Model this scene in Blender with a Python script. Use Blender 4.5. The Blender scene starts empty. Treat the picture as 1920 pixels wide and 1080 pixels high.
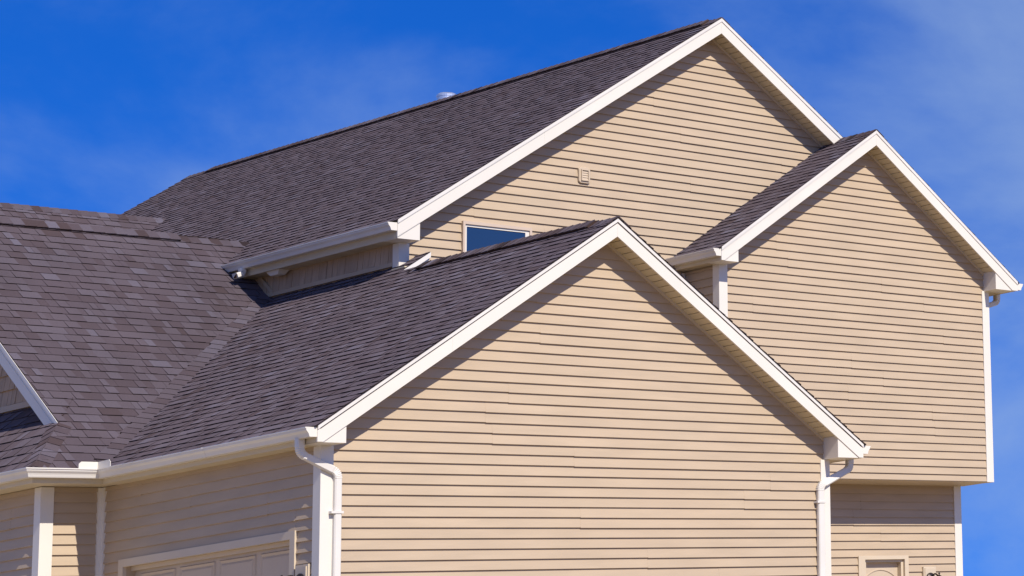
import bpy, bmesh, math, random
from mathutils import Vector, Matrix

random.seed(7)
scene = bpy.context.scene
COL = scene.collection
U, Z0 = 0.11, 20.5            # one siding course in metres; finished grade lies 20.5 courses below the datum


def W(p):
    return (p[0] * U, p[1] * U, (p[2] + Z0) * U)


# ------------------------------------------------------------------ camera
cam_d = bpy.data.cameras.new('camera')
cam = bpy.data.objects.new('camera', cam_d)
COL.objects.link(cam)
scene.camera = cam
R_ = Vector((0.50375664, -0.8598838, -0.08263831))
D_ = Vector((0.10788806, 0.15754128, -0.9816012))
F_ = Vector((0.85708192, 0.48557244, 0.17213366))
CP = Vector((-130.38461708, -227.7021272, -21.98666501))
FPX, PPX, PPY = 4744.4045, 3365.925, 394.097
m = Matrix((R_, -D_, -F_)).transposed().to_4x4()
m.translation = Vector(W(CP))
cam.matrix_world = m
cam_d.sensor_width = 36.0
cam_d.lens = FPX / 1920 * 36
cam_d.shift_x = (960 - PPX) / 1920
cam_d.shift_y = -(540 - PPY) / 1920
cam_d.clip_start = 0.5
cam_d.clip_end = 6000

# ------------------------------------------------------------------ light
SUN = Vector((-0.09, -1.0, 0.96)).normalized()      # towards the sun
sl = bpy.data.lights.new('sun', 'SUN')
sl.energy = 5.0
sl.angle = math.radians(0.53)
sl.color = (1.0, 0.93, 0.83)
so = bpy.data.objects.new('sun', sl)
so.rotation_euler = (-SUN).to_track_quat('-Z', 'Y').to_euler()
so.location = (0, -20, 30)
COL.objects.link(so)

world = bpy.data.worlds.new('World')
scene.world = world
world.use_nodes = True
nt = world.node_tree
nt.nodes.clear()
N = nt.nodes.new
L = nt.links.new
out = N('ShaderNodeOutputWorld')
bg = N('ShaderNodeBackground')
bg.inputs['Strength'].default_value = 0.15
sky = N('ShaderNodeTexSky')
sky.sky_type = 'NISHITA'
sky.sun_disc = False
sky.sun_elevation = math.asin(SUN.z)
sky.sun_rotation = math.atan2(SUN.x, SUN.y)
sky.air_density = 1.0
sky.dust_density = 0.15
sky.ozone_density = 3.0
tc = N('ShaderNodeTexCoord')
lift = N('ShaderNodeVectorMath')
lift.operation = 'ADD'
lift.inputs[1].default_value = (0, 0, 0.20)
nrm = N('ShaderNodeVectorMath')
nrm.operation = 'NORMALIZE'
L(tc.outputs['Generated'], lift.inputs[0])
L(lift.outputs[0], nrm.inputs[0])
L(nrm.outputs[0], sky.inputs['Vector'])
hs = N('ShaderNodeHueSaturation')
hs.inputs['Saturation'].default_value = 1.38
hs.inputs['Value'].default_value = 1.25
L(sky.outputs[0], hs.inputs['Color'])
mp = N('ShaderNodeMapping')
mp.inputs['Scale'].default_value = (3.4, 3.4, 6.0)
mp.inputs['Location'].default_value = (5.5, -5.35, 0.66)
L(tc.outputs['Generated'], mp.inputs[0])
nz = N('ShaderNodeTexNoise')
nz.inputs['Scale'].default_value = 1.5
nz.inputs['Detail'].default_value = 9
nz.inputs['Roughness'].default_value = 0.56
nz.inputs['Distortion'].default_value = 0.25
L(mp.outputs[0], nz.inputs['Vector'])
rp = N('ShaderNodeValToRGB')
rp.color_ramp.interpolation = 'EASE'
rp.color_ramp.elements[0].position = 0.32
rp.color_ramp.elements[0].color = (0, 0, 0, 1)
rp.color_ramp.elements[1].position = 0.72
rp.color_ramp.elements[1].color = (0.62, 0.62, 0.62, 1)
L(nz.outputs['Fac'], rp.inputs[0])
mx = N('ShaderNodeMix')
mx.data_type = 'RGBA'
mx.inputs[7].default_value = (2.0, 2.8, 4.3, 1)
L(rp.outputs[0], mx.inputs[0])
tint = N('ShaderNodeMix')
tint.data_type = 'RGBA'
tint.blend_type = 'MULTIPLY'
tint.inputs[0].default_value = 1.0
tint.inputs[7].default_value = (0.20, 0.41, 0.76, 1)
L(hs.outputs[0], tint.inputs[6])
L(tint.outputs[2], mx.inputs[6])
L(mx.outputs[2], bg.inputs['Color'])
L(bg.outputs[0], out.inputs[0])

scene.view_settings.view_transform = 'Standard'
scene.view_settings.look = 'None'
scene.view_settings.exposure = 0.2
scene.view_settings.gamma = 1.0
scene.view_settings.use_curve_mapping = False


# ------------------------------------------------------------------ materials
def mat(name, col, rough=0.5, spec=0.5, metal=0.0, var=0.06, vscale=3.0, bump=0.0, bscale=40.0, objvar=0.0, stretch=(1, 1, 1)):
    mt = bpy.data.materials.new(name)
    mt.use_nodes = True
    t = mt.node_tree
    b = t.nodes['Principled BSDF']
    b.inputs['Roughness'].default_value = rough
    b.inputs['Metallic'].default_value = metal
    b.inputs['Specular IOR Level'].default_value = spec
    co = t.nodes.new('ShaderNodeTexCoord')
    ma = t.nodes.new('ShaderNodeMapping')
    ma.inputs['Scale'].default_value = stretch
    t.links.new(co.outputs['Object'], ma.inputs[0])
    n = t.nodes.new('ShaderNodeTexNoise')
    n.inputs['Scale'].default_value = vscale
    n.inputs['Detail'].default_value = 5
    t.links.new(ma.outputs[0], n.inputs['Vector'])
    mr = t.nodes.new('ShaderNodeMapRange')
    mr.inputs['From Min'].default_value = 0.3
    mr.inputs['From Max'].default_value = 0.7
    mr.inputs['To Min'].default_value = 1 - var
    mr.inputs['To Max'].default_value = 1 + var
    t.links.new(n.outputs['Fac'], mr.inputs['Value'])
    val = mr.outputs[0]
    if objvar:
        oi = t.nodes.new('ShaderNodeObjectInfo')
        m2 = t.nodes.new('ShaderNodeMapRange')
        m2.inputs['To Min'].default_value = 1 - objvar
        m2.inputs['To Max'].default_value = 1 + objvar
        t.links.new(oi.outputs['Random'], m2.inputs['Value'])
        mm = t.nodes.new('ShaderNodeMath')
        mm.operation = 'MULTIPLY'
        t.links.new(val, mm.inputs[0])
        t.links.new(m2.outputs[0], mm.inputs[1])
        val = mm.outputs[0]
    h = t.nodes.new('ShaderNodeHueSaturation')
    h.inputs['Color'].default_value = (*col, 1)
    t.links.new(val, h.inputs['Value'])
    t.links.new(h.outputs[0], b.inputs['Base Color'])
    if bump:
        n2 = t.nodes.new('ShaderNodeTexNoise')
        n2.inputs['Scale'].default_value = bscale
        n2.inputs['Detail'].default_value = 3
        t.links.new(ma.outputs[0], n2.inputs['Vector'])
        bp = t.nodes.new('ShaderNodeBump')
        bp.inputs['Strength'].default_value = bump
        bp.inputs['Distance'].default_value = 0.01
        t.links.new(n2.outputs['Fac'], bp.inputs['Height'])
        t.links.new(bp.outputs[0], b.inputs['Normal'])
    return mt


def shingle_mat():
    mt = bpy.data.materials.new('asphalt_shingle')
    mt.use_nodes = True
    t = mt.node_tree
    b = t.nodes['Principled BSDF']
    b.inputs['Roughness'].default_value = 0.92
    b.inputs['Diffuse Roughness'].default_value = 1.0
    b.inputs['Specular IOR Level'].default_value = 0.2
    at = t.nodes.new('ShaderNodeAttribute')
    at.attribute_name = 'tone'
    cr = t.nodes.new('ShaderNodeValToRGB')
    e = cr.color_ramp.elements
    e[0].position = 0.0
    e[0].color = (0.028, 0.018, 0.018, 1)
    k = cr.color_ramp.elements.new(0.2)
    k.color = (0.058, 0.039, 0.040, 1)
    e[len(e) - 1].position = 1.0
    e[len(e) - 1].color = (0.112, 0.098, 0.122, 1)
    k = cr.color_ramp.elements.new(0.45)
    k.color = (0.075, 0.056, 0.064, 1)
    k = cr.color_ramp.elements.new(0.70)
    k.color = (0.090, 0.071, 0.082, 1)
    t.links.new(at.outputs['Fac'], cr.inputs[0])
    ge = t.nodes.new('ShaderNodeNewGeometry')
    n = t.nodes.new('ShaderNodeTexNoise')
    n.inputs['Scale'].default_value = 95
    n.inputs['Detail'].default_value = 4
    n.inputs['Roughness'].default_value = 0.75
    t.links.new(ge.outputs['Position'], n.inputs['Vector'])
    n3 = t.nodes.new('ShaderNodeTexNoise')
    n3.inputs['Scale'].default_value = 1.1
    n3.inputs['Detail'].default_value = 3
    t.links.new(ge.outputs['Position'], n3.inputs['Vector'])
    ad = t.nodes.new('ShaderNodeMath')
    ad.operation = 'ADD'
    t.links.new(n.outputs['Fac'], ad.inputs[0])
    ml = t.nodes.new('ShaderNodeMath')
    ml.operation = 'MULTIPLY'
    ml.inputs[1].default_value = 0.75
    t.links.new(n3.outputs['Fac'], ml.inputs[0])
    t.links.new(ml.outputs[0], ad.inputs[1])
    mr = t.nodes.new('ShaderNodeMapRange')
    mr.inputs['From Min'].default_value = 0.52
    mr.inputs['From Max'].default_value = 1.22
    mr.inputs['To Min'].default_value = 0.72
    mr.inputs['To Max'].default_value = 1.28
    t.links.new(ad.outputs[0], mr.inputs['Value'])
    h = t.nodes.new('ShaderNodeHueSaturation')
    t.links.new(cr.outputs[0], h.inputs['Color'])
    t.links.new(mr.outputs[0], h.inputs['Value'])
    t.links.new(h.outputs[0], b.inputs['Base Color'])
    bp = t.nodes.new('ShaderNodeBump')
    bp.inputs['Strength'].default_value = 0.5
    bp.inputs['Distance'].default_value = 0.004
    t.links.new(n.outputs['Fac'], bp.inputs['Height'])
    t.links.new(bp.outputs[0], b.inputs['Normal'])
    return mt


M = {
    'siding': mat('tan_vinyl', (0.438, 0.338, 0.232), 0.5, 0.35, var=0.06, vscale=1.6, bump=0.10, bscale=9, objvar=0.018, stretch=(1, 1, 5)),
    'shake': mat('tan_shake', (0.40, 0.29, 0.195), 0.65, 0.3, var=0.12, vscale=7, bump=0.3, bscale=22, objvar=0.09, stretch=(3, 3, 0.5)),
    'trim': mat('white_aluminium', (0.68, 0.635, 0.56), 0.4, 0.45, var=0.03, vscale=1.3, bump=0.05, bscale=6),
    'gutter': mat('white_gutter_metal', (0.66, 0.625, 0.57), 0.35, 0.5, var=0.05, vscale=2.2),
    'soffit': mat('cream_soffit', (0.56, 0.475, 0.33), 0.5, 0.3, var=0.05, vscale=3, objvar=0.03),
    'shingle': shingle_mat(),
    'vent': mat('brown_ridge_vent', (0.045, 0.024, 0.017), 0.8, 0.2, var=0.3, vscale=14),
    'deck': mat('roof_deck_edge', (0.05, 0.04, 0.04), 0.9, 0.2),
    'door': mat('tan_door_paint', (0.50, 0.40, 0.29), 0.45, 0.4, var=0.03),
    'doortrim': mat('cream_door_trim', (0.55, 0.455, 0.335), 0.45, 0.4, var=0.03),
    'wintrim': mat('tan_window_trim', (0.53, 0.42, 0.33), 0.45, 0.4, var=0.03),
    'bronze': mat('dark_bronze', (0.028, 0.020, 0.017), 0.38, 0.6, metal=0.5, var=0.2, vscale=20),
    'steel': mat('galvanised_steel', (0.75, 0.76, 0.80), 0.32, 0.5, metal=0.8, var=0.12, vscale=12),
    'grass': mat('dry_soil_and_grass', (0.30, 0.225, 0.125), 0.9, 0.2, var=0.35, vscale=2.5, bump=0.5, bscale=60),  # unseen ground; tan chosen to bounce warm light into the shade
    'concrete': mat('concrete', (0.55, 0.46, 0.34), 0.85, 0.3, var=0.1, vscale=2),
    'lampglass': mat('seeded_glass', (0.55, 0.52, 0.45), 0.15, 0.6),
}
gm = bpy.data.materials.new('window_glass')
gm.use_nodes = True
gt = gm.node_tree
gb = gt.nodes['Principled BSDF']
gb.inputs['Base Color'].default_value = (0.012, 0.036, 0.10, 1)
gb.inputs['Roughness'].default_value = 0.03
gb.inputs['Specular IOR Level'].default_value = 0.5
gb.inputs['IOR'].default_value = 1.5
gn = gt.nodes.new('ShaderNodeTexNoise')
gn.inputs['Scale'].default_value = 0.9
gp = gt.nodes.new('ShaderNodeBump')
gp.inputs['Strength'].default_value = 0.04
gt.links.new(gn.outputs['Fac'], gp.inputs['Height'])
gt.links.new(gp.outputs[0], gb.inputs['Normal'])
M['glass'] = gm


# ------------------------------------------------------------------ mesh helpers
def clip(poly, planes):
    """Sutherland-Hodgman against half planes a*u+b*v<=c"""
    for a, b, c in planes:
        if not poly:
            return []
        res = []
        for i in range(len(poly)):
            p, q = poly[i], poly[(i + 1) % len(poly)]
            dp, dq = a * p[0] + b * p[1] - c, a * q[0] + b * q[1] - c
            if dp <= 0:
                res.append(p)
            if (dp < 0 < dq) or (dq < 0 < dp):
                t = dp / (dp - dq)
                res.append((p[0] + (q[0] - p[0]) * t, p[1] + (q[1] - p[1]) * t))
        poly = res
    o = []
    for p in poly:
        if not o or (abs(p[0] - o[-1][0]) + abs(p[1] - o[-1][1])) > 1e-4:
            o.append(p)
    if len(o) > 2 and (abs(o[0][0] - o[-1][0]) + abs(o[0][1] - o[-1][1])) <= 1e-4:
        o.pop()
    return o if len(o) > 2 else []


def area2(poly):
    return abs(sum(poly[i][0] * poly[(i + 1) % len(poly)][1] - poly[(i + 1) % len(poly)][0] * poly[i][1] for i in range(len(poly)))) / 2


class Frame:
    def __init__(s, o, u, v, n):
        s.o, s.u, s.v, s.n = Vector(o), Vector(u).normalized(), Vector(v).normalized(), Vector(n).normalized()

    def pt(s, a, b, c):
        return s.o + s.u * a + s.v * b + s.n * c


class MB:
    def __init__(s):
        s.v, s.f, s.t = [], [], []

    def add(s, vs, fs, tone=0.5):
        b = len(s.v)
        s.v += [tuple(x) for x in vs]
        s.f += [tuple(i + b for i in f) for f in fs]
        s.t += [tone] * len(fs)

    def prism(s, fr, poly, hf, hb, tone=0.5, edge=None):
        n = len(poly)
        F = hf if callable(hf) else (lambda u, v: hf)
        B = hb if callable(hb) else (lambda u, v: hb)
        vs = [fr.pt(u, v, F(u, v)) for u, v in poly] + [fr.pt(u, v, B(u, v)) for u, v in poly]
        fs = [tuple(range(n)), tuple(range(2 * n - 1, n - 1, -1))]
        fs += [(i, i + n, (i + 1) % n + n, (i + 1) % n) for i in range(n)]
        s.add(vs, fs, tone)
        if edge is not None:
            s.t[-n - 1:] = [edge] * (n + 1)
        return s

    def box(s, x0, x1, y0, y1, z0, z1, tone=0.5):
        vs = [(x, y, z) for z in (z0, z1) for y in (y0, y1) for x in (x0, x1)]
        fs = [(0, 2, 3, 1), (4, 5, 7, 6), (0, 1, 5, 4), (2, 6, 7, 3), (0, 4, 6, 2), (1, 3, 7, 5)]
        s.add(vs, fs, tone)
        return s

    def loft(s, rings, cap=True, tone=0.5):
        n = len(rings[0])
        vs = [p for r in rings for p in r]
        fs = []
        for k in range(len(rings) - 1):
            for i in range(n):
                j = (i + 1) % n
                fs.append((k * n + i, k * n + j, (k + 1) * n + j, (k + 1) * n + i))
        if cap:
            fs.append(tuple(range(n - 1, -1, -1)))
            fs.append(tuple((len(rings) - 1) * n + i for i in range(n)))
        s.add(vs, fs, tone)
        return s

    def build(s, name, material, parent=None, kind=None, smooth=False, bevel=0.0, origin=None):
        me = bpy.data.meshes.new(name)
        vs = [W(p) for p in s.v]
        if origin is not None:
            vs = [(a - origin[0], b - origin[1], c - origin[2]) for a, b, c in vs]
        me.from_pydata(vs, [], s.f)
        bm = bmesh.new()
        bm.from_mesh(me)
        bmesh.ops.recalc_face_normals(bm, faces=bm.faces)
        if bevel:
            bmesh.ops.bevel(bm, geom=list(bm.edges), offset=bevel * U, segments=1, affect='EDGES', profile=0.5)
        bm.to_mesh(me)
        bm.free()
        if not bevel:
            at = me.attributes.new('tone', 'FLOAT', 'FACE')
            at.data.foreach_set('value', s.t)
        if smooth:
            for p in me.polygons:
                p.use_smooth = True
        me.materials.append(material)
        o = bpy.data.objects.new(name, me)
        COL.objects.link(o)
        if parent is not None:
            o.parent = parent
        if kind:
            o['kind'] = kind
        return o


XZ = lambda y: Frame((0, y, 0), (1, 0, 0), (0, 0, 1), (0, -1, 0))      # wall facing -Y : (x,z)
YZ = lambda x: Frame((x, 0, 0), (0, 1, 0), (0, 0, 1), (-1, 0, 0))      # wall facing -X : (y,z)

house = bpy.data.objects.new('house', None)
COL.objects.link(house)
house['label'] = 'tan vinyl sided house with dark shingle roofs and white trimmed gables'
house['category'] = 'house'

# ------------------------------------------------------------------ setting: ground
def terrain(x, y):
    d = math.hypot(x - 6, y - 8)
    t = min(max((d - 15.0) / 12.0, 0), 1)
    return -1.78 * (t * t * (3 - 2 * t))


rad = [0, 4, 8, 12, 14, 15, 16, 17.5, 19, 21, 23, 25, 27, 32, 45, 80, 160, 400, 1000, 3000]
gv, gf = [], []
NS = 72
for r in rad:
    for k in range(NS):
        a = 2 * math.pi * k / NS
        x, y = 6 + r * math.cos(a), 8 + r * math.sin(a)
        gv.append((x, y, terrain(x, y) - (0.004 if r < 1 else 0)))
for i in range(len(rad) - 1):
    for k in range(NS):
        j = (k + 1) % NS
        gf.append((i * NS + k, (i + 1) * NS + k, (i + 1) * NS + j, i * NS + j))
gme = bpy.data.meshes.new('ground')
gme.from_pydata(gv, [], gf)
bm = bmesh.new()
bm.from_mesh(gme)
bmesh.ops.remove_doubles(bm, verts=bm.verts, dist=0.001)
bmesh.ops.recalc_face_normals(bm, faces=bm.faces)
bm.to_mesh(gme)
bm.free()
gme.materials.append(M['grass'])
g = bpy.data.objects.new('ground', gme)
COL.objects.link(g)
g['kind'] = 'structure'
MB().box(-72, 0.1, -6, 75, -Z0 - 0.5, -Z0 + 0.06).build('driveway', M['concrete'], kind='structure')  # out of view; widened and lightened to bounce light onto the left walls
MB().box(85, 100, 20, 35.2, -Z0 - 0.5, -Z0 + 0.07).build('path', M['concrete'], kind='structure')

# ------------------------------------------------------------------ dimensions (in courses)
OV = 2.5
GAR = dict(Y=0.0, X=27.86, Z=30.74, sl=0.74, sr=0.74, XL=-1.72, XR=57.44)
UPP = dict(Y=36.5, X=67.79, Z=65.86, sl=0.7302, sr=0.7124, XL=27.31, XR=108.2)
WIN = dict(Y=30.0, X=85.42, Z=52.99, sl=0.7541, sr=0.7739, XL=62.56, XR=108.17)
T_, C2 = 0.811, -17.92                     # left roof: z = T_*y + C2
LR_Y, LR_Z = 71.3, 0.811 * 71.3 - 17.92
XG = 0.2                                   # garage left wall
XS = 29.15                                 # shake wall of the upper floor
XP, YI = -5.2, 36.7                        # porch wall, inner return wall


def top(gb_, x):
    return gb_['Z'] - (gb_['sl'] * (gb_['X'] - x) if x < gb_['X'] else gb_['sr'] * (x - gb_['X']))


def under(gb_, d):
    """half planes z <= roof - d"""
    return [(-gb_['sl'], 1, gb_['Z'] - d - gb_['sl'] * gb_['X']), (gb_['sr'], 1, gb_['Z'] - d + gb_['sr'] * gb_['X'])]


# ------------------------------------------------------------------ walls
def wall(name_poly, fr, hb, name='wall', material='siding', hf=0.0):
    w = MB()
    for poly in name_poly:
        w.prism(fr, poly, hf, hb)
    return w.build(name, M[material], house)


def siding(par, fr, u0, u1, z0, z1, zoff, planes=(), holes=(), seam=True, proud=0.185):
    k = math.floor(z0 - zoff)
    rng = random.Random(int((u0 + z1 + zoff) * 100))
    sx = None
    n = 0
    while k + zoff < z1:
        zb = k + zoff
        lo, hi = max(zb, z0), min(zb + 1.0, z1)
        if hi - lo < 0.05:
            k += 1
            continue
        if k % 2 == 0 or sx is None:
            sx = [rng.uniform(u0, u1) for _ in range(max(1, int((u1 - u0) / 30)))] if seam and u1 - u0 > 12 else []
        segs = [(u0, u1)]
        for (a, b, c, d) in holes:
            if c < zb + 0.55 < d:
                ns = []
                for (p, q) in segs:
                    if b <= p or a >= q:
                        ns.append((p, q))
                    else:
                        if a > p:
                            ns.append((p, a))
                        if b < q:
                            ns.append((b, q))
                segs = ns
        for (p, q) in segs:
            cuts = [p] + sorted(x for x in sx if p + 2 < x < q - 2) + [q]
            mb = MB()
            for i in range(len(cuts) - 1):
                lift_ = 0.010 * (i % 2)
                drop = 0.04 * (i % 2)
                a = cuts[i] - (0.12 if i else 0)
                poly = clip([(a, lo - drop), (cuts[i + 1], lo - drop), (cuts[i + 1], hi), (a, hi)], planes)
                if poly:
                    # slight sag and bow of the vinyl along its length
                    mb.prism(fr, poly, lambda u, v, zb=zb, l=lift_: 0.03 + l + proud * (1 - (v - zb)), -0.04)
            if mb.v:
                mb.build('siding_board', M['siding'], par)
                n += 1
        k += 1


# garage
gp = [(1.3, -Z0), (54.55, -Z0), (54.55, 9.6), (27.86, 29.6), (1.3, 9.9)]
w1 = wall([gp], XZ(0.0), -36.6)
siding(w1, XZ(0), 0.3, 54.5, -8, 30, 0.0, under(GAR, 1.6))
w1b = MB().box(0.25, 54.55, -0.04, -0.001, -Z0, -8).build('wall', M['siding'], house)
# garage side wall with the door opening
w2 = MB().box(XG, 1.28, 0.0, 36.65, -0.62, 8.2).box(XG, 1.28, 0.0, 4.3, -Z0, -0.62).box(XG, 1.28, 32.2, 36.65, -Z0, -0.62).build('wall', M['siding'], house)
siding(w2, YZ(XG), 0.2, 36.0, -8, 7.36, 0.0, holes=[(3.9, 32.5, -30, -0.4)])
# inner return wall and porch wall
w3 = MB().box(XP, 0.15, YI, YI + 30, -Z0, 8.2).build('wall', M['siding'], house)
siding(w3, XZ(YI), XP + .1, XG - .6, -8, 7.36, -0.08, seam=False)
siding(w3, YZ(XP), YI + .1, YI + 34, -8, 7.36, -0.08)
w4 = MB().box(XP + 0.003, 0.15, YI + 30, 106, -Z0, 8.2).build('wall', M['siding'], house)
# left house block under the main left roof
lb = [(YI + 0.03, -Z0), (106, -Z0), (106, 11.0), (LR_Y, LR_Z - 1.2), (YI + 0.03, T_ * YI + C2 - 1.2)]
w5 = wall([lb], YZ(XG), -28.5, material='shake')
# upper house
ug = [(XS + .02, 9), (104.9, 9), (104.9, top(UPP, 104.9) - 1.4), (UPP['X'], UPP['Z'] - 1.2), (XS + .02, top(UPP, XS) - 1.2)]
w6 = wall([ug], XZ(36.5), -114.0)
siding(w6, XZ(36.5), XS + .3, 88, 20.0, 64.5, 0.2, under(UPP, 1.6), holes=[(36.1, 44.1, 26.4, 37.2)])
# lower floor behind the garage, with the entry door opening
w7 = MB().box(54.6, 88.7, 35.3, 60, -Z0, 8.9).box(95.0, 104.1, 35.3, 60, -Z0, 8.9).box(88.7, 95.0, 35.3, 60, -0.55, 8.9).build('wall', M['siding'], house)
siding(w7, XZ(35.3), 55, 103.4, -9, 8.9, -0.24, holes=[(87.9, 95.4, -30, -0.25)])
# wing
wg = [(64.22, 8.97), (104.98, 8.97), (104.98, top(WIN, 104.98) - 1.2), (WIN['X'], WIN['Z'] - 1.2), (64.22, top(WIN, 64.22) - 1.2)]
w8 = wall([wg], XZ(30.0), -6.45)
siding(w8, XZ(30), 64.5, 104.6, 8.97, 51.5, 0.79, under(WIN, 1.6))
siding(w8, YZ(64.2), 30.2, 36.4, 18, 34.0, 0.79, seam=False)
# block below the far rear roof
w9 = wall([[(98, -Z0), (150, -Z0), (150, 29), (125, 50), (98, 28)]], YZ(14.0), -44.0)

# cantilever underside
MB().box(64.22, 105.0, 29.95, 35.25, 8.86, 8.955).build('soffit', M['doortrim'], house)


# ------------------------------------------------------------------ corner posts
def post(x, y, dx, dy, z0, z1, w=0.88, t=0.27):
    mb = MB()
    a = sorted((x - dx * t, x + dx * w))
    b = sorted((y - dy * t, y))
    mb.box(a[0], a[1], b[0], b[1], z0, z1)
    a = sorted((x - dx * t, x - dx * 0.002))
    b = sorted((y + dy * 0.001, y + dy * w))
    mb.box(a[0], a[1], b[0], b[1], z0, z1)
    mb.build('corner_post', M['trim'], house)


post(XG, 0, 1, 1, -Z0, 7.34)
post(54.6, 0, -1, 1, -Z0, 7.3)
post(XP, YI, 1, 1, -Z0, 7.34)
post(XS, 36.5, 1, 1, 31.7, 34.3)
post(64.2, 30.0, 1, 1, 9.0, 34.3)
post(105.0, 30.0, -1, 1, 8.85, 34.2)
post(104.15, 35.3, -1, 1, -Z0, 8.85)
MB().box(XG - 0.30, XG - 0.001, YI - 0.72, YI - 0.33, -Z0, 7.34).box(XG - 0.62, XG - 0.301, YI - 0.33, YI - 0.001, -Z0, 7.34).build('corner_post', M['trim'], house)
MB().box(64.2 - 0.45, 64.2 - 0.13, 36.1, 36.36, 18, 34.0).build('corner_post', M['trim'], house)

# ------------------------------------------------------------------ roofs
STUFF = MB()
ROWS_OBJ = []
WID = [0.62, 0.8, 1.0, 1.25, 1.55, 1.9]


def proj(p):
    d = Vector(p) - CP
    z = d.dot(F_)
    return (PPX + FPX * d.dot(R_) / z, PPY + FPX * d.dot(D_) / z)


def shingles(fr, regions, EX, vmax, umin, umax, seed, cand=None, want=None):
    rng = random.Random(seed)
    row = 0
    v = -0.3
    while v < vmax:
        u = umin - rng.uniform(0, 3)
        raised = rng.random() < 0.5
        wob = rng.uniform(-0.025, 0.025)
        while u < umax:
            w = rng.choice(WID)
            q = rng.random()
            tone = min(1, max(0.2, (0.63 if raised else 0.52) + rng.gauss(0, 0.12)))
            tone = round(tone * 8) / 8
            hl = (0.13 if raised else 0.08)
            vlo = v + wob
            vhi = v + EX * 1.30
            poly = [(u + 0.012, vlo), (u + w - 0.012, vlo), (u + w - 0.012, vhi), (u + 0.012, vhi)]
            hf = lambda a, b, vlo=vlo, hl=hl, EX=EX: 0.035 + hl * (1 - (b - vlo) / (EX * 1.30))
            for ri, reg in enumerate(regions):
                cp = clip(poly, reg)
                if not cp:
                    continue
                if cand is not None and abs(area2(cp) - area2(poly)) < 1e-4:
                    c = fr.pt(u + w / 2, v + EX / 2, 0)
                    pts = [proj(fr.pt(a, b, 0)) for a, b in ((u, v), (u + w, v), (u + w, v + EX), (u, v + EX))]
                    if want(c) and all(-20 < p[0] < 1940 and 0 < p[1] < 1080 for p in pts):
                        cand.append((area2(pts), u, vlo, w, raised, tone, hl, EX, fr))
                        break
                STUFF.prism(fr, cp, hf, -0.02, tone, 0.0)
            u += w
            raised = (not raised) if rng.random() < 0.72 else raised
        v += EX
        row += 1


def plane_frame_x(xe, ze, s, sign):
    """slope rising towards sign*X ; u = +Y, v = upslope"""
    L_ = math.hypot(1, s)
    return Frame((xe, 0, ze), (0, 1, 0), (sign / L_, 0, s / L_), (-sign * s / L_, 0, 1 / L_)), L_


def rect(u0, u1, v0, v1):
    return [(-1, 0, -u0), (1, 0, u1), (0, -1, -v0), (0, 1, v1)]


def deck(fr, polys, name='roof', t=0.42):
    mb = MB()
    for p in polys:
        mb.prism(fr, p, 0.0, -t)
    return mb.build(name, M['deck'], house)


GE = GAR['Z'] - GAR['sl'] * (GAR['X'] - GAR['XL'])
# --- garage left slope (and its extension up to the shake wall)
frG, lg = plane_frame_x(GAR['XL'], GE, GAR['sl'], 1)
sinG = GAR['sl'] / lg
vr = (GAR['X'] - GAR['XL']) * lg
val = [(T_, -sinG, GE - C2 + 0.35)]        # above the left roof (valley)
YF = UPP['Y'] - OV
regG = [rect(-2.72, YF, -.5, vr + .02) + val,
        rect(YF - 0.2, 36.3, -.5, (30.95 - GAR['XL']) * lg) + val,
        rect(36.3, 64, -.5, (XS - 0.05 - GAR['XL']) * lg) + val]
pg_ = [[(-2.6, 0), (YF, 0), (YF, vr), (-2.6, vr)],
       [(YF, 0), (36.2, 0), (36.2, (30.9 - GAR['XL']) * lg), (YF, (30.9 - GAR['XL']) * lg)],
       clip([(36.2, 0), (64, 0), (64, (XS - GAR['XL']) * lg), (36.2, (XS - GAR['XL']) * lg)], val)]
roof_g = deck(frG, pg_)
shingles(frG, regG, 1.04, (31 - GAR['XL']) * lg, -3, 64, 11)
# --- garage right slope
frGR, _ = plane_frame_x(GAR['XR'], GE, GAR['sr'], -1)
deck(frGR, [[(-2.6, 0), (36.4, 0), (36.4, vr), (-2.6, vr)]])
shingles(frGR, [rect(-2.72, 36.4, -.5, vr)], 1.04, vr, -3, 37, 12)
# --- upper roof
UEz = top(UPP, UPP['XL'])
frU, lu = plane_frame_x(UPP['XL'], UEz, UPP['sl'], 1)
vu = (UPP['X'] - UPP['XL']) * lu
deck(frU, [[(YF, 0), (152.5, 0), (152.5, vu), (YF, vu)]])
shingles(frU, [rect(YF - .14, 152.6, -.5, vu)], 1.04, vu, 33, 153, 13)
UERz = top(UPP, UPP['XR'])
frUR, lur = plane_frame_x(UPP['XR'], UERz, UPP['sr'], -1)
vur = (UPP['XR'] - UPP['X']) * lur
v85 = (UPP['XR'] - 86.3) * lur
deck(frUR, [[(36.6, 0), (152.5, 0), (152.5, vur), (36.6, vur)], [(YF, v85), (36.6, v85), (36.6, vur), (YF, vur)]])
shingles(frUR, [rect(36.6, 152.6, -.5, vur), rect(YF - .14, 36.6, v85, vur)], 1.04, vur, 33, 153, 14)
# --- wing roof
WEz = top(WIN, WIN['XL'])
frW, lw = plane_frame_x(WIN['XL'], WEz, WIN['sl'], 1)
vw = (WIN['X'] - WIN['XL']) * lw
YW = WIN['Y'] - OV
deck(frW, [[(YW, 0), (36.44, 0), (36.44, vw), (YW, vw)]])
shingles(frW, [rect(YW - .14, 36.35, -.5, vw)], 1.04, vw, 27, 37, 15)
WERz = top(WIN, WIN['XR'])
frWR, lwr = plane_frame_x(WIN['XR'], WERz, WIN['sr'], -1)
vwr = (WIN['XR'] - WIN['X']) * lwr
deck(frWR, [[(YW, 0), (36.44, 0), (36.44, vwr), (YW, vwr)]])
shingles(frWR, [rect(YW - .14, 36.35, -.5, vwr)], 1.04, vwr, 27, 37, 16)
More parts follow.
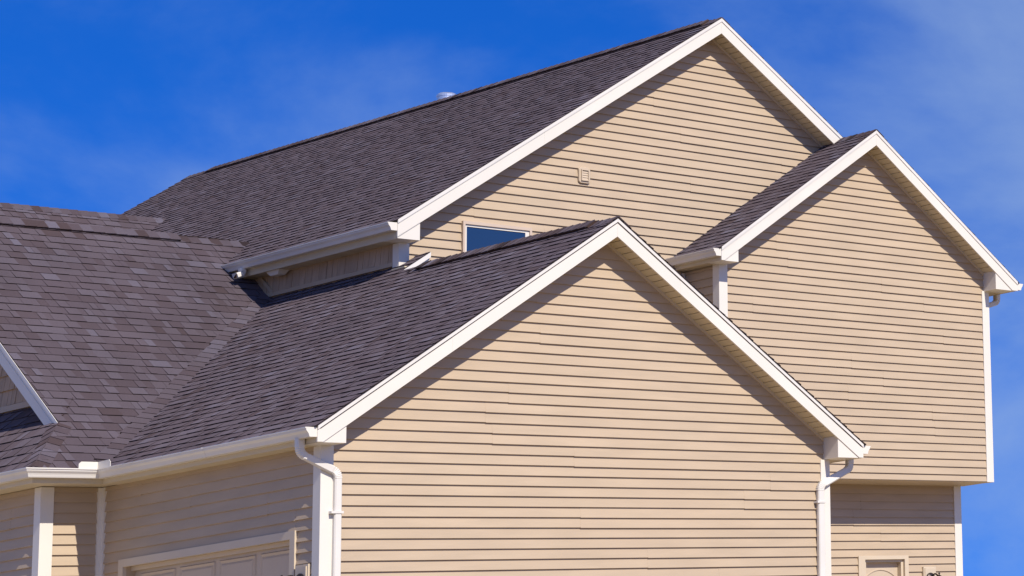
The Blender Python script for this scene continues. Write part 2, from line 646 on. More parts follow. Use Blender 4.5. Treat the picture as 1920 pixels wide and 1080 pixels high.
# --- left roof (faces the street side of the garage front)
LE = 8.8
YE = (LE - C2) / T_
ll = math.hypot(1, T_)
frL = Frame((0, YE, LE), (1, 0, 0), (0, 1 / ll, T_ / ll), (0, -T_ / ll, 1 / ll))
sinL = T_ / ll
vl = (LR_Y - YE) * ll
RKX = -2.75
XPE = -7.86                                 # porch eave
SP = 1.0                                    # porch roof slope
zh = LE + SP * (RKX - XPE)
vh = (zh - LE) / sinL
# keep only where the left roof is above the garage slope
val2 = [(GAR['sl'], -sinL, LE - GE + GAR['sl'] * GAR['XL'] + 0.35)]
hip = [(-SP, sinL, -SP * XPE + 0.06)]       # u >= XPE + v*sinL/SP
regL = [rect(RKX - .12, 33.6, vh, vl) + val2, rect(XPE - .3, 33.6, -.5, vh) + val2 + hip]
pl_ = [clip([(RKX, vh), (33.6, vh), (33.6, vl), (RKX, vl)], val2), clip([(XPE, 0), (33.6, 0), (33.6, vh), (XPE, vh)], val2 + hip)]
roof_l = deck(frL, pl_)
cand = []


def want(c):
    zg = GE + GAR['sl'] * (c.x - GAR['XL'])
    zu = UEz + UPP['sl'] * (c.x - UPP['XL'])
    return c.z > zg + 0.2 and (c.x < 26.0 or (c.z > zu + 0.3))


shingles(frL, regL, 1.42, vl, -9, 34, 21, cand, want)
cand.sort(key=lambda t: -t[0])
cache = {}
for i, (ar, u, vlo, w, raised, tone, hl, EX, fr) in enumerate(cand):
    poly = [(0.012, 0), (w - 0.012, 0), (w - 0.012, EX * 1.3), (0.012, EX * 1.3)]
    if i >= 300:
        pp = [(a + u, b + vlo) for a, b in poly]
        STUFF.prism(fr, pp, lambda a, b, vlo=vlo, hl=hl, EX=EX: 0.035 + hl * (1 - (b - vlo) / (EX * 1.3)), -0.02, tone, 0.0)
        continue
    key = (w, raised, tone)
    if key not in cache:
        mb = MB()
        n = 4
        h = [0.035 + hl, 0.035 + hl, 0.035, 0.035]
        vs = [(a * U, b * U, h[k] * U) for k, (a, b) in enumerate(poly)] + [(a * U, b * U, -0.02 * U) for a, b in poly]
        fs = [(0, 1, 2, 3), (7, 6, 5, 4)] + [(k, k + 4, (k + 1) % 4 + 4, (k + 1) % 4) for k in range(4)]
        me = bpy.data.meshes.new('shingle')
        me.from_pydata(vs, [], fs)
        at = me.attributes.new('tone', 'FLOAT', 'FACE')
        at.data.foreach_set('value', [tone] + [0.0] * 5)
        me.materials.append(M['shingle'])
        cache[key] = me
    o = bpy.data.objects.new('shingle', cache[key])
    mw = Matrix((fr.u, fr.v, fr.n)).transposed().to_4x4()
    mw.translation = Vector(W(fr.pt(u, vlo, 0)))
    o.matrix_world = mw
    COL.objects.link(o)
    o.parent = roof_l
# back slope of the left roof
frLB = Frame((0, LR_Y, LR_Z), (1, 0, 0), (0, 1 / ll, -T_ / ll), (0, T_ / ll, 1 / ll))
deck(frLB, [[(RKX, 0), (29, 0), (29, 50), (RKX, 50)]])
shingles(frLB, [rect(RKX, 30, -.2, 50)], 1.42, 49, -3, 30, 22)
# --- porch roof (skirt below the shake gable)
frP, lp = plane_frame_x(XPE, LE, SP, 1)
hip2 = [(-T_, SP / lp, LE * 0 - (T_ * 0) + (-C2 + LE) * -1 + 0.0)]
# hip: z_porch <= z_left  ->  LE + v*SP/lp <= T_*u + C2
hip2 = [(-T_, SP / lp, C2 - LE + 0.06)]
vp = (XG - XPE) * lp
deck(frP, [clip([(YE, 0), (104, 0), (104, vp), (YE, vp)], hip2)])
shingles(frP, [rect(YE - .3, 104, -.5, vp) + hip2], 1.42, vp, 32, 105, 23)
# --- far rear roof, ridge parallel to the left roof
FY, FZ = 125.0, 53.15
frF = Frame((0, FY - 30, FZ - 30 * T_), (1, 0, 0), (0, 1 / ll, T_ / ll), (0, -T_ / ll, 1 / ll))
vf = 30 * ll
deck(frF, [[(12, 0), (52, 0), (52, vf), (12, vf)]])
shingles(frF, [rect(12, 52, 0, vf)], 1.42, vf, 11, 53, 24)
frFB = Frame((0, FY, FZ), (1, 0, 0), (0, 1 / ll, -T_ / ll), (0, T_ / ll, 1 / ll))
deck(frFB, [[(12, 0), (50, 0), (50, 36), (12, 36)]])

# woven strip where the garage courses turn up onto the left roof
rv = random.Random(77)
zc = GE + 0.6
while zc < GE + GAR['sl'] * (28.6 - GAR['XL']):
    zn = zc + 1.04 * sinG
    q = []
    for z_ in (zc, zn + 0.25):
        q.append((GAR['XL'] + (z_ - GE) / GAR['sl'], (z_ - LE) / sinL))
    wv_ = 1.15 + rv.uniform(-0.1, 0.15)
    poly = [(q[0][0] + .5, q[0][1]), (q[1][0] + .5, q[1][1]), (q[1][0] - wv_, q[1][1] + .34), (q[0][0] - wv_, q[0][1] + .34)]
    tone = round(min(1, max(.3, rv.gauss(.6, .14))) * 8) / 8
    v0_ = q[0][1]
    STUFF.prism(frL, poly, lambda a, b, v0_=v0_: 0.30 - 0.10 * min(1, max(0, (b - v0_) / 1.2)), 0.0, tone, 0.0)
    zc = zn

st = STUFF.build('shingle_courses', M['shingle'], house, kind='stuff')


# ------------------------------------------------------------------ ridges
def ridge(par, a, b, da, db, vent=None, wid=1.35, step=1.15, lift0=0.10, seed=1, skip_end=0):
    """caps from a to b ; da, db: unit downslope directions of both sides"""
    rng = random.Random(seed)
    a, b, da, db = Vector(a), Vector(b), Vector(da).normalized(), Vector(db).normalized()
    d = (b - a)
    Ln = d.length
    d.normalize()
    upv = Vector((0, 0, 1))
    if vent:
        for dn in (da, db):
            nn = (d.cross(dn)).normalized()
            if nn.z < 0:
                nn = -nn
            fr = Frame(a, d, dn, nn)
            MB().prism(fr, [(vent[0], 0.02), (vent[1], 0.02), (vent[1], wid - 0.06), (vent[0], wid - 0.06)], 0.10 + 0.20, 0.04).build('ridge_vent', M['vent'], par)
    s = 0.0
    while s < Ln:
        h0 = lift0 + (0.22 if vent and vent[0] - .3 <= s <= vent[1] - 0.4 else 0.0)
        e = min(s + step * 1.35, Ln + 0.2)
        tone = round(min(1, max(0, rng.gauss(0.5, 0.25))) * 5) / 5
        mb = MB()
        w = wid + rng.uniform(-0.04, 0.04)
        for dn in (da, db):
            nn = (d.cross(dn)).normalized()
            if nn.z < 0:
                nn = -nn
            fr = Frame(a, d, dn, nn)
            mb.prism(fr, [(s, -0.03), (e, -0.03), (e, w), (s, w)], lambda u, v, s=s, e=e, h0=h0: h0 + 0.10 * (1 - (u - s) / (e - s)), lambda u, v, h0=h0: h0 - 0.02, tone)
        mb.build('ridge_cap', M['shingle'], par)
        s += step


def dn_x(s, sign):
    return (sign, 0, -s)


ridge(roof_g, (GAR['X'], -2.7, GAR['Z']), (GAR['X'], 31.2, GAR['Z']), dn_x(GAR['sl'], -1), dn_x(GAR['sr'], 1), vent=(3.2, 31.5), seed=3)
roof_u = [o for o in house.children if o.name.startswith('roof')][2]
ridge(roof_u, (UPP['X'], YF - .15, UPP['Z']), (UPP['X'], 152.6, UPP['Z']), dn_x(UPP['sl'], -1), dn_x(UPP['sr'], 1), vent=(2.2, 112.0), seed=4)
roof_w = [o for o in house.children if o.name.startswith('roof')][4]
ridge(roof_w, (WIN['X'], YW - .15, WIN['Z']), (WIN['X'], 36.2, WIN['Z']), dn_x(WIN['sl'], -1), dn_x(WIN['sr'], 1), seed=5)
ridge(roof_l, (33.2, LR_Y, LR_Z), (RKX, LR_Y, LR_Z), (0, -1, -T_), (0, 1, -T_), vent=(9.2, 35.5), seed=6)
roof_f = [o for o in house.children if o.name.startswith('roof')][-2]
ridge(roof_f, (51.0, FY, FZ), (12, FY, FZ), (0, -1, -T_), (0, 1, -T_), seed=8)
# hip between porch roof and left roof
hx0, hz0 = XPE, LE
hx1 = RKX - 0.2
hz1 = LE + SP * (hx1 - XPE)
hy0, hy1 = (hz0 - C2) / T_, (hz1 - C2) / T_
hd = Vector((hx1 - hx0, hy1 - hy0, hz1 - hz0))
nP, nL = Vector((-SP, 0, 1)).normalized(), Vector((0, -T_, 1)).normalized()
d1, d2 = hd.cross(nP), hd.cross(nL)
d1 = d1 if d1.z < 0 else -d1
d2 = d2 if d2.z < 0 else -d2
ridge(roof_l, (hx0, hy0, hz0), (hx1, hy1, hz1), d1, d2, wid=1.15, step=1.25, lift0=0.07, seed=9)


# ------------------------------------------------------------------ gable trim
def gable(gb_, zs, boxL, boxR, xl=None, xr=None, left=True, right=True):
    Y = gb_['Y'] - OV
    fr = XZ(Y)
    xl = gb_['XL'] if xl is None else xl
    xr = gb_['XR'] if xr is None else xr
    A = gb_['X']
    for side in (-1, 1):
        if side < 0:
            x0, x1, s = xl, A - 0.004, gb_['sl']
            pu = [(-s, 1, gb_['Z'] - s * A)]
            pd = [(s, -1, -(gb_['Z'] - s * A))]
        else:
            x0, x1, s = A + 0.004, xr, gb_['sr']
            pu = [(s, 1, gb_['Z'] + s * A)]
            pd = [(-s, -1, -(gb_['Z'] + s * A))]
        base = [(x0, -50), (x1, -50), (x1, 90), (x0, 90)]

        def band(d0, d1, zmin=None):
            pl = [(pu[0][0], 1, pu[0][2] - d0), (pd[0][0], -1, pd[0][2] + d1)]
            if zmin is not None:
                pl.append((0, -1, -zmin))
            return clip(base, pl)

        # metal wrapped board in overlapping lengths
        rbm = MB()
        js = [x0] + [x0 + (x1 - x0) * q for q in ((0.42, 0.81) if side < 0 else (0.24, 0.66))] + [x1]
        for q in range(3):
            pq = clip(band(0.36, 1.88, zs), [(-1, 0, -js[q]), (1, 0, js[q + 1])])
            if pq:
                rbm.prism(fr, pq, 0.08 + 0.014 * (q % 2), -0.10)
        rb = rbm.build('rake_board', M['trim'], house)
        # joints in the metal wrap
        MB().prism(fr, band(-0.02, 0.40, None), 0.17, -0.02).build('drip_edge', M['gutter'], rb)
        # channel where soffit meets wall
        fw = XZ(gb_['Y'])
        xb0, xb1 = (boxL[1], x1) if side < 0 else (x0, boxR[0])
        base2 = [(xb0, -50), (xb1, -50), (xb1, 90), (xb0, 90)]
        pl = [(pu[0][0], 1, pu[0][2] - 1.55), (pd[0][0], -1, pd[0][2] + 1.98)]
        MB().prism(fw, clip(base2, pl), 0.30, 0.0).build('soffit_channel', M['doortrim'], house)
        # sloped soffit
        Ls = math.hypot(1, s)
        sf = Frame((A, Y + 0.1, gb_['Z'] - 1.60), (side / Ls, 0, -s / Ls), (0, 1, 0), (side * s / Ls, 0, 1 / Ls))
        run = (abs((boxR[0] if side > 0 else boxL[1]) - A)) * Ls
        sb = MB().prism(sf, [(0.02, 0.0), (run, 0.0), (run, OV - 0.1), (0.02, OV - 0.1)], 0.16, 0.06).build('soffit', M['soffit'], house)
        if side > 0:
            k = 0
            pw = 0.86
            while k * pw < run - 0.1:
                a, b = k * pw + 0.045, min((k + 1) * pw - 0.045, run)
                MB().prism(sf, [(a, 0.0), (b, 0.0), (b, OV - 0.12), (a, OV - 0.12)], 0.058, -0.05).build('soffit_panel', M['soffit'], sb)
                k += 1
    # boxed eave returns
    for (a, b, side) in ((boxL[0], boxL[1], -1), (boxR[0], boxR[1], 1)):
        if (side < 0 and not left) or (side > 0 and not right):
            continue
        s = gb_['sl'] if side < 0 else gb_['sr']
        c = gb_['Z'] - 1.56 - s * A if side < 0 else gb_['Z'] - 1.56 + s * A
        pl = [(-s if side < 0 else s, 1, c)]
        poly = clip([(a, zs - 0.03), (b, zs - 0.03), (b, 90), (a, 90)], pl)
        MB().prism(XZ(gb_['Y']), poly, OV - 0.02, 0.0).build('eave_return', M['trim'], house)


gable(GAR, 7.36, (-1.66, 0.9), (54.2, 57.38))
gable(UPP, 34.33, (27.36, 29.85), (86.0, 86.2), xr=86.2, right=False)
gable(WIN, 34.2, (62.62, 64.95), (104.5, 108.1))

# extension rake of the small roof beside the upper corner
MB().prism(XZ(YF), [(27.2, 30.0), (27.2, 30.24), (30.9, 32.62), (30.9, 31.2), (29.2, 30.0)], 0.06, -0.10).build('rake_board', M['trim'], house)
MB().prism(XZ(YF), [(27.0, 30.16), (30.9, 33.05), (30.9, 32.5), (27.0, 29.61)], 0.32, -0.02).build('drip_edge', M['gutter'], house)
MB().box(28.2, 30.85, YF + 0.05, 36.4, 31.2, 31.35).build('soffit', M['soffit'], house)

# rake of the left roof, shake gable behind it
frR = Frame((RKX, 0, 0), (0, 1, 0), (0, 0, 1), (-1, 0, 0))
yr0 = (zh - C2) / T_


def lz(y, d):
    return T_ * y + C2 - d


rbl = MB().prism(frR, [(yr0 + 0.9, lz(yr0 + .9, 2.1)), (yr0 - .6, lz(yr0 - .6, 0.36)), (LR_Y, lz(LR_Y, 0.36)), (LR_Y, lz(LR_Y, 2.1))], 0.08, -0.12).build('rake_board', M['trim'], house)
MB().prism(frR, [(yr0 - .7, lz(yr0 - .7, .4)), (yr0 - .7, lz(yr0 - .7, 0)), (LR_Y, lz(LR_Y, 0)), (LR_Y, lz(LR_Y, .4))], 0.17, -0.02).build('drip_edge', M['gutter'], rbl)
MB().prism(frR, [(yr0 + .9, lz(yr0 + .9, 0.95)), (yr0 + .9, lz(yr0 + .9, 0.8)), (LR_Y, lz(LR_Y, 0.8)), (LR_Y, lz(LR_Y, .95))], 0.115, 0.0).build('rake_bead', M['trim'], rbl)
MB().prism(frR, [(yr0 + 1, lz(yr0 + 1, 1.75)), (yr0 + 1, lz(yr0 + 1, 1.65)), (LR_Y, lz(LR_Y, 1.65)), (LR_Y, lz(LR_Y, 1.75))], -0.1, -2.9).build('soffit', M['soffit'], house)


def shakes(par, fr, u0, u1, z0, rows, rh, planes, seed, wmin=0.7, wmax=1.5):
    rng = random.Random(seed)
    for r in range(rows):
        u = u0
        while u < u1:
            w = rng.uniform(wmin, wmax)
            lo = z0 + r * rh + rng.uniform(-0.03, 0.03)
            poly = clip([(u + .03, lo), (min(u + w, u1) - .03, lo), (min(u + w, u1) - .03, lo + rh * 1.06), (u + .03, lo + rh * 1.06)], planes)
            if poly and area2(poly) > 0.05:
                hh = rng.uniform(0.16, 0.22)
                MB().prism(fr, poly, lambda a, b, lo=lo, hh=hh, rh=rh: 0.03 + hh * (1 - (b - lo) / (rh * 1.06)), -0.03).build('shake', M['shake'], par)
            u += w


zpw = LE + SP * (XG - XPE)                # porch roof meets the gable wall
shakes(w5, YZ(XG), 42, 62, zpw + 0.75, 5, 1.55, [(-T_, 1, C2 - 1.75)], 31)
MB().box(XG - 0.30, XG - 0.001, 45, 100, zpw + 0.12, zpw + 0.72).build('wall_trim', M['siding'], house)
zps = GE + GAR['sl'] * (XS - GAR['XL'])
shakes(w6, YZ(XS), 37.4, 66, zps + 0.62, 1, 2.3, [(0, 1, 34.4)], 32, 0.9, 1.5)
MB().box(XS - 0.3, XS - 0.001, 37.4, 64, zps + 0.16, zps + 0.60).build('wall_trim', M['siding'], house)
# raking flashing strip where the shake wall meets the left roof
MB().prism(YZ(XS), [(60.3, lz(60.3, -1.0)), (60.3, lz(60.3, -1.5)), (64.6, lz(64.6, -1.5)), (64.6, lz(64.6, -1.0))], 0.32, 0.0).build('wall_trim', M['siding'], house)


# ------------------------------------------------------------------ eaves: fascia, flat soffits, gutters
def flat_soffit(x0, x1, y0, y1, z, along='Y', pw=0.86, panels=True):
    sb = MB().box(x0, x1, y0, y1, z + 0.06, z + 0.14).build('soffit', M['soffit'], house)
    if panels:
        a, b = (y0, y1) if along == 'Y' else (x0, x1)
        k = a
        while k < b - 0.1:
            e = min(k + pw, b)
            if along == 'Y':
                MB().box(x0, x1, k + .025, e - .025, z, z + 0.058).build('soffit_panel', M['soffit'], sb)
            else:
                MB().box(k + .025, e - .025, y0, y1, z, z + 0.058).build('soffit_panel', M['soffit'], sb)
            k += pw


YFE = YE + 0.1                                           # stub eave fascia
MB().box(-1.70, -1.56, -2.38, YFE, 7.33, 8.72).build('fascia', M['soffit'], house)
flat_soffit(-1.55, XG - .02, 0.02, 33.9, 7.36, pw=1.3)
MB().box(XPE + .05, -1.70, YFE, YFE + .14, 7.34, 8.66).build('fascia', M['soffit'], house)
flat_soffit(XPE + .2, XG - .02, YFE + 0.95, YI - .02, 7.364, along='X', panels=False)
flat_soffit(XPE + .2, -1.7, YFE + .15, YFE + 0.94, 7.364, along='X', panels=False)
MB().box(XPE + .03, XPE + .17, YFE + .003, 104, 7.335, 8.65).build('fascia', M['soffit'], house)
flat_soffit(XPE + .18, XP - .02, YI, 104, 7.366, panels=False)
MB().box(27.33, 27.47, YF + .12, 66.4, 34.33, 36.1).build('fascia', M['soffit'], house)
flat_soffit(27.48, XS - .02, YF + 0.15, 65.5, 34.36, pw=1.3)
MB().box(62.58, 62.72, YW + .12, 36.4, 34.2, 35.6).build('fascia', M['soffit'], house)
flat_soffit(62.73, 64.18, YW + .15, 36.4, 34.22, pw=1.3)
MB().box(108.0, 108.14, YW + .12, 36.4, 34.2, 35.2).build('fascia', M['soffit'], house)
MB().box(105.0, 108.0, YW + .15, 36.4, 34.22, 34.3).build('soffit', M['soffit'], house)
MB().box(57.28, 57.42, -2.38, 36.4, 7.33, 8.72).build('fascia', M['soffit'], house)
MB().box(54.6, 57.28, 0.02, 36.4, 7.36, 7.44).build('soffit', M['soffit'], house)

PO = [(0.0, 0.0), (0.66, 0.0), (0.70, 0.10), (0.74, 0.24), (0.80, 0.38), (0.90, 0.50), (0.97, 0.60), (0.98, 0.74), (1.06, 0.76), (1.06, 0.87), (0.98, 0.87)]
PI = [(0.94, 0.80), (0.93, 0.62), (0.86, 0.53), (0.76, 0.41), (0.70, 0.26), (0.64, 0.05), (0.04, 0.05), (0.04, 0.87), (0.0, 0.87)]
PROF = PO + PI


def gutter(axis, pos, sign, s0, s1, z, m0=0, m1=0, caps=(True, True)):
    """axis: run direction; pos: back plane; sign: outward direction; m0/m1: mitre factors"""
    def P(a, h, s):
        return (pos + sign * a, s, z + h) if axis == 'Y' else (s, pos + sign * a, z + h)
    r0 = [P(a, h, s0 + m0 * a) for a, h in PROF]
    r1 = [P(a, h, s1 + m1 * a) for a, h in PROF]
    gobj = MB().loft([r0, r1]).build('gutter', M['gutter'], house)
    for on, s, d in ((caps[0], s0, -1), (caps[1], s1, 1)):
        if on:
            ra = [P(a, h, s + d * 0.003) for a, h in PO + [(0.0, 0.87)]]
            rb = [P(a, h, s + d * 0.05) for a, h in PO + [(0.0, 0.87)]]
            MB().loft([ra, rb]).build('end_cap', M['trim'], gobj)
    return gobj


GZ = 7.79
gg = gutter('Y', -1.705, -1, -2.45, YFE - 0.01, GZ, caps=(True, False))
gs = gutter('X', YFE - .005, -1, XPE + .02, -1.71, GZ + .01, m0=-1, caps=(False, False))
gutter('Y', XPE + .02, -1, YFE - .005, 104, GZ + .012, m0=-1, caps=(False, False))
gu = gutter('Y', 27.325, -1, YF + .05, 66.3, 35.12)
gutter('Y', 62.575, -1, YW + .05, 36.3, 34.68)
gutter('Y', 108.15, 1, YW + .05, 36.3, 34.35)
gutter('Y', 57.43, 1, -2.45, 36.3, GZ)
MB().loft([[(-1.70 - a * 1.03, yy, GZ - .02 + h * 1.03) for a, h in PO + [(0.0, 0.87)]] for yy in (14.0, 14.5)]).build('gutter_sleeve', M['gutter'], gg)
# splash guard on the inside gutter corner
sg = MB()
sg.prism(XZ(YFE - .93), [(-4.35, 8.55), (-2.66, 8.55), (-2.66, 9.32), (-4.12, 9.32), (-4.35, 9.1)], 0.03, -0.01)
sg.prism(YZ(-2.66), [(YFE - .90, 8.55), (YFE - 3.2, 8.55), (YFE - 3.2, 9.1), (YFE - 2.95, 9.34), (YFE - .90, 9.32)], 0.03, -0.01)
sg.build('splash_guard', M['trim'], gg)


# ------------------------------------------------------------------ downspouts
def sweep(path, w, d, ref, r=0.55, name='downspout', corr=True, material='gutter', parent=house, straps=()):
    pts = [Vector(p) for p in path]
    cl = [(pts[0], False)]
    for i in range(1, len(pts) - 1):
        a, b, c = pts[i - 1], pts[i], pts[i + 1]
        d0, d1 = (a - b).normalized(), (c - b).normalized()
        ang = d0.angle(d1)
        if ang > math.pi - 0.05:
            cl.append((b, False))
            continue
        t = min(r / math.tan(ang / 2), (a - b).length * .48, (c - b).length * .48)
        p0, p1 = b + d0 * t, b + d1 * t
        K = 13
        for k in range(K + 1):
            f = k / K
            q = (1 - f) ** 2 * p0 + 2 * f * (1 - f) * b + f * f * p1
            cl.append((q, True))
    cl.append((pts[-1], False))
    rings = []
    rf = Vector(ref).normalized()
    for i, (p, bend) in enumerate(cl):
        if i == 0:
            tg = cl[1][0] - p
        elif i == len(cl) - 1:
            tg = p - cl[i - 1][0]
        else:
            tg = cl[i + 1][0] - cl[i - 1][0]
        tg.normalize()
        a = (rf - tg * rf.dot(tg)).normalized()
        b = tg.cross(a)
        k = 0.90 if (corr and bend and i % 2 == 0) else 1.0
        hw, hd, ch = w / 2 * k, d / 2 * k, 0.1
        prof = [(hw - ch, -hd), (hw, -hd + ch), (hw, hd - ch), (hw - ch, hd), (-hw + ch, hd), (-hw, hd - ch), (-hw, -hd + ch), (-hw + ch, -hd)]
        rings.append([p + a * x + b * y for x, y in prof])
    return MB().loft(rings).build(name, M[material], parent)


ds = sweep([(-2.12, -0.55, 7.85), (-2.12, -0.55, 6.5), (1.38, -0.42, 4.9), (1.38, -0.42, -Z0 + 1.0), (1.38, -1.6, -Z0 + .4)], 0.72, 0.56, (1, 0, 0), r=0.9)
MB().box(0.7, 1.8, -0.74, -0.1, 1.2, 1.42).build('strap', M['gutter'], ds)
ds2 = sweep([(57.8, 0.1, 7.85), (57.8, 0.1, 6.45), (53.45, -0.46, 4.5), (53.45, -0.46, -Z0 + 1.0), (53.45, -1.6, -Z0 + .4)], 0.84, 0.56, (1, 0, 0), r=0.9)
MB().box(52.85, 54.0, -0.78, -0.1, 2.6, 2.82).build('strap', M['gutter'], ds2)
ds3 = sweep([(108.7, 32.0, 34.4), (108.7, 32.0, 33.3), (105.8, 32.3, 32.3), (105.8, 32.3, 9.0)], 0.80, 0.7, (0, 1, 0), r=0.9)
# short outlet above the left roof
sweep([(26.75, 62.6, 35.2), (26.75, 62.6, 34.55), (25.85, 62.35, 34.2)], 0.75, 0.62, (0, 1, 0), r=0.6)
MB().prism(Frame((25.84, 62.35, 34.2), (0, 1, 0), (0, 0, 1), (-0.93, -.2, -.35)), [(-.27, -.25), (.27, -.25), (.27, .25), (-.27, .25)], 0.015, -0.05).build('outlet_shade_plate', M['vent'], house)  # dark plate stands in for the shaded hollow of the outlet

# soffit exhaust vent below the upper eave
sv = MB()
sv.loft([[(27.6, 56.9, 34.36), (28.8, 56.9, 34.36), (28.8, 59.4, 34.36), (27.6, 59.4, 34.36)], [(27.8, 57.4, 33.85), (28.6, 57.4, 33.85), (28.6, 58.9, 33.85), (27.8, 58.9, 33.85)]])
sv.build('soffit_vent', M['trim'], house)

# ------------------------------------------------------------------ vent pipe behind the ridge
def lathe(prof, c, seg=28, ax=(0, 0, 1)):
    az = Vector(ax).normalized()
    a = az.orthogonal().normalized()
    b = az.cross(a)
    return [[Vector(c) + a * (r * math.cos(2 * math.pi * k / seg)) + b * (r * math.sin(2 * math.pi * k / seg)) + az * h for k in range(seg)] for r, h in prof]


MB().loft(lathe([(0.75, -4), (0.75, 0.6), (1.22, 0.62), (1.25, 1.2), (1.25, 1.85), (1.30, 1.86), (1.30, 2.1), (0.95, 2.35), (0.2, 2.5)], (69.6, 93.1, 65.2))).build('vent_pipe', M['steel'], house, smooth=False)

# ------------------------------------------------------------------ window in the upper gable
wx0, wx1, wz0, wz1 = 36.0, 44.2, 26.3, 37.45
win = MB().box(wx0 + .3, wx1 - .3, 36.3, 36.48, wz0 + .3, wz1 - .35).build('window', M['door'], house)
fm = MB()
fm.box(wx0, wx0 + .26, 35.98, 36.49, wz0, wz1).box(wx1 - .26, wx1, 35.98, 36.49, wz0, wz1)
fm.box(wx0 + .261, wx1 - .261, 35.98, 36.49, wz1 - .34, wz1 - .001).box(wx0 + .261, wx1 - .261, 35.98, 36.49, wz0 + .001, wz0 + .42)
fm.build('frame', M['wintrim'], win)
sh = MB()
sh.box(wx0 + .265, wx0 + .5, 36.14, 36.29, wz0 + .425, wz1 - .345).box(wx1 - .72, wx1 - .265, 36.14, 36.29, wz0 + .425, wz1 - .345)
sh.box(wx0 + .501, wx1 - .721, 36.14, 36.289, wz1 - .6, wz1 - .346).box(wx0 + .501, wx1 - .721, 36.14, 36.29, wz0 + .425, wz0 + .75)
sh.build('sash', M['trim'], win)
MB().box(wx0 + .5, wx1 - .7, 36.22, 36.26, wz0 + .5, wz1 - .5).build('pane', M['glass'], win)

# wall vent in the upper gable
vx0, vx1, vz0, vz1 = 50.1, 51.55, 43.45, 45.35
fv = XZ(36.5)
ch = 0.22
octo = [(vx0 + ch, vz0), (vx1 - ch, vz0), (vx1, vz0 + ch), (vx1, vz1 - ch), (vx1 - ch, vz1), (vx0 + ch, vz1), (vx0, vz1 - ch), (vx0, vz0 + ch)]
wv = MB().prism(fv, octo, 0.42, 0.0).build('wall_vent', M['door'], house, bevel=0.05)
vf_ = MB()
vf_.box(vx0 + .24, vx0 + .34, 35.93, 36.08, vz0 + .28, vz1 - .28).box(vx1 - .34, vx1 - .24, 35.93, 36.08, vz0 + .28, vz1 - .28)
vf_.box(vx0 + .34, vx1 - .34, 35.93, 36.08, vz1 - .38, vz1 - .28).box(vx0 + .34, vx1 - .34, 35.93, 36.08, vz0 + .28, vz0 + .38)
vf_.build('frame', M['door'], wv)
for k in range(4):
    zz = vz0 + .40 + k * .275
    MB().prism(fv, [(vx0 + .35, zz), (vx1 - .35, zz), (vx1 - .35, zz + .25), (vx0 + .35, zz + .25)], lambda u, v, zz=zz: 0.43 + 0.06 * (1 - (v - zz) / .25), 0.40).build('slat', M['door'], wv)

# ------------------------------------------------------------------ garage door
gd = MB().box(1.02, 1.25, 4.32, 32.18, -Z0 + .05, -0.64).build('garage_door', M['door'], house)
tr = MB()
tr.box(XG - .34, XG - .001, 3.5, 33.0, -0.66, 0.08).box(XG - .341, XG - .001, 3.5, 4.3, -Z0, -0.662).box(XG - .341, XG - .001, 32.2, 33.0, -Z0, -0.662)
tr.build('door_trim', M['doortrim'], gd)
MB().box(0.62, 0.8, 4.31, 32.19, -1.05, -0.63).build('door_stop', M['doortrim'], gd)
ph = 4.9
for r in range(4):
    for c in range(4):
        y0 = 4.9 + c * 6.72
        zt = -1.35 - r * ph
        fr = YZ(1.015)
        mb = MB()
        a0, a1, b0, b1 = y0, y0 + 6.0, zt - 4.0, zt
        outer = [(a0, b0), (a1, b0), (a1, b1), (a0, b1)]
        inner = [(a0 + .55, b0 + .55), (a1 - .55, b0 + .55), (a1 - .55, b1 - .55), (a0 + .55, b1 - .55)]
        mb.loft([[fr.pt(u, v, 0.0) for u, v in outer], [fr.pt(u, v, 0.10) for u, v in [(a0 + .1, b0 + .1), (a1 - .1, b0 + .1), (a1 - .1, b1 - .1), (a0 + .1, b1 - .1)]],
                 [fr.pt(u, v, 0.03) for u, v in [(a0 + .35, b0 + .35), (a1 - .35, b0 + .35), (a1 - .35, b1 - .35), (a0 + .35, b1 - .35)]], [fr.pt(u, v, 0.11) for u, v in inner]])
        mb.build('panel', M['door'], gd)

# ------------------------------------------------------------------ entry door
ed = MB().box(89.15, 94.6, 36.0, 36.2, -Z0 + .1, -0.95).build('entry_door', M['door'], house)
tr = MB()
tr.box(87.75, 88.75, 34.98, 35.31, -Z0, -0.16).box(94.95, 95.55, 34.98, 35.31, -Z0, -0.16).box(88.751, 94.949, 34.98, 35.31, -0.62, -0.161)
tr.build('door_trim', M['doortrim'], ed)
jm = MB()
jm.box(88.71, 89.14, 35.32, 36.1, -Z0, -.57).box(94.61, 94.98, 35.32, 36.1, -Z0, -.57).box(89.141, 94.609, 35.32, 36.1, -.94, -.571)
jm.build('door_frame', M['doortrim'], ed)
# arched moulding in the door
arc = []
cx, cz, rr = 91.87, -5.2, 3.35
for k in range(25):
    a = math.radians(35 + 110 * k / 24)
    arc.append((cx + rr * math.cos(a), cz + rr * math.sin(a)))
mb = MB()
rings = []
for i, (x, z) in enumerate(arc):
    dx, dz = (x - cx) / rr, (z - cz) / rr
    rings.append([(x + dx * .09, 36.0, z + dz * .09), (x + dx * .05, 35.91, z + dz * .05), (x - dx * .05, 35.91, z - dz * .05), (x - dx * .09, 36.0, z - dz * .09)])
mb.loft(rings)
mb.build('moulding', M['door'], ed)
MB().box(cx - 2.7, cx + 2.7, 35.93, 36.0, -Z0 + 10.0, -Z0 + 10.18).build('moulding', M['door'], ed)
MB().loft(lathe([(.12, 0), (.12, .5), (.3, .55), (.36, .8), (.25, 1.0), (.02, 1.02)], (94.1, 35.99, -Z0 + 8.6), ax=(0, -1, 0))).build('door_knob', M['bronze'], ed, smooth=True)


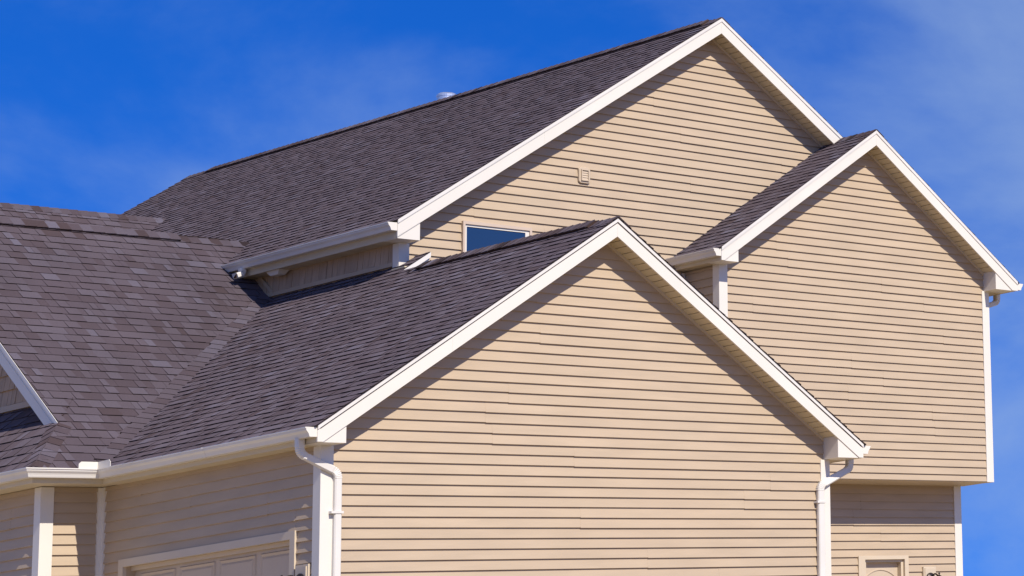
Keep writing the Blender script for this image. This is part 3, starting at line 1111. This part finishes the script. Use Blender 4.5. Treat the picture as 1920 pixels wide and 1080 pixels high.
# ------------------------------------------------------------------ wall lanterns
def lantern(base, outv, label):
    """base: point on the wall face; outv: outward wall normal"""
    o = Vector(outv)
    up = Vector((0, 0, 1))
    sd = up.cross(o)
    e = bpy.data.objects.new('wall_lantern', None)
    org = Vector(W(base))
    e.location = org
    COL.objects.link(e)
    e['label'] = label
    e['category'] = 'lamp'
    e['group'] = 'lanterns beside the doors'
    B = Vector(base)

    def pt(a, b, c):
        return B + sd * a + o * b + up * c
    mb = MB()
    for (w, h, d0, d1) in ((1.0, 1.5, -0.02, 0.26), (0.82, 1.3, 0.26, 0.36)):
        mb.loft([[pt(-w, d0, -h), pt(w, d0, -h), pt(w, d0, h), pt(-w, d0, h)], [pt(-w, d1, -h), pt(w, d1, -h), pt(w, d1, h), pt(-w, d1, h)]])
    mb.build('mounting_block', M['doortrim'], e, origin=org)
    MB().loft(lathe([(0.72, 0), (0.72, .08), (.5, .2), (.3, .26), (.24, .5)], pt(0, 0.36, 0), ax=o)).build('back_plate', M['bronze'], e, smooth=True, origin=org)
    # arm
    rings = []
    K = 12
    for k in range(K + 1):
        t = k / K
        c = pt(0, 0.5 + 1.5 * t, 0.55 * math.sin(t * math.pi) - 0.1 * t)
        tg = (pt(0, 1.5, 0.55 * math.pi * math.cos(t * math.pi) - .1) - B).normalized()
        a = sd
        b = tg.cross(a)
        rings.append([c + a * (.11 * math.cos(x)) + b * (.11 * math.sin(x)) for x in [2 * math.pi * q / 8 for q in range(8)]])
    MB().loft(rings).build('arm', M['bronze'], e, smooth=True, origin=org)
    c = pt(0, 2.0, 0)
    MB().loft(lathe([(.02, .62), (.10, .55), (.13, .45), (.06, .36), (.10, .28), (.22, .2), (.9, -.45), (1.0, -.62), (.95, -.66), (.2, -.5)], c)).build('hood', M['bronze'], e, smooth=True, origin=org)
    MB().loft(lathe([(.72, -.62), (.62, -2.3), (.5, -2.32)], c)).build('lamp_glass', M['lampglass'], e, smooth=True, origin=org)
    mb = MB()
    for k in range(4):
        a = math.radians(45 + 90 * k)
        q0 = c + Vector((math.cos(a) * .8, math.sin(a) * .8, -.6))
        q1 = c + Vector((math.cos(a) * .68, math.sin(a) * .68, -2.35))
        mb.loft([[q + Vector(v) * .05 for v in ((1, 1, 0), (-1, 1, 0), (-1, -1, 0), (1, -1, 0))] for q in (q0, q1)])
    mb.loft(lathe([(.2, -2.3), (.74, -2.33), (.74, -2.45), (.3, -2.7), (.05, -2.9)], c))
    mb.build('cage', M['bronze'], e, origin=org)


lantern((XG - .14, 2.2, -4.6), (-1, 0, 0), 'dark bronze wall lantern on a mounting block beside the wide panelled garage door')
lantern((98.8, 35.12, -3.15), (0, -1, 0), 'dark bronze wall lantern on a mounting block beside the arched entry door')
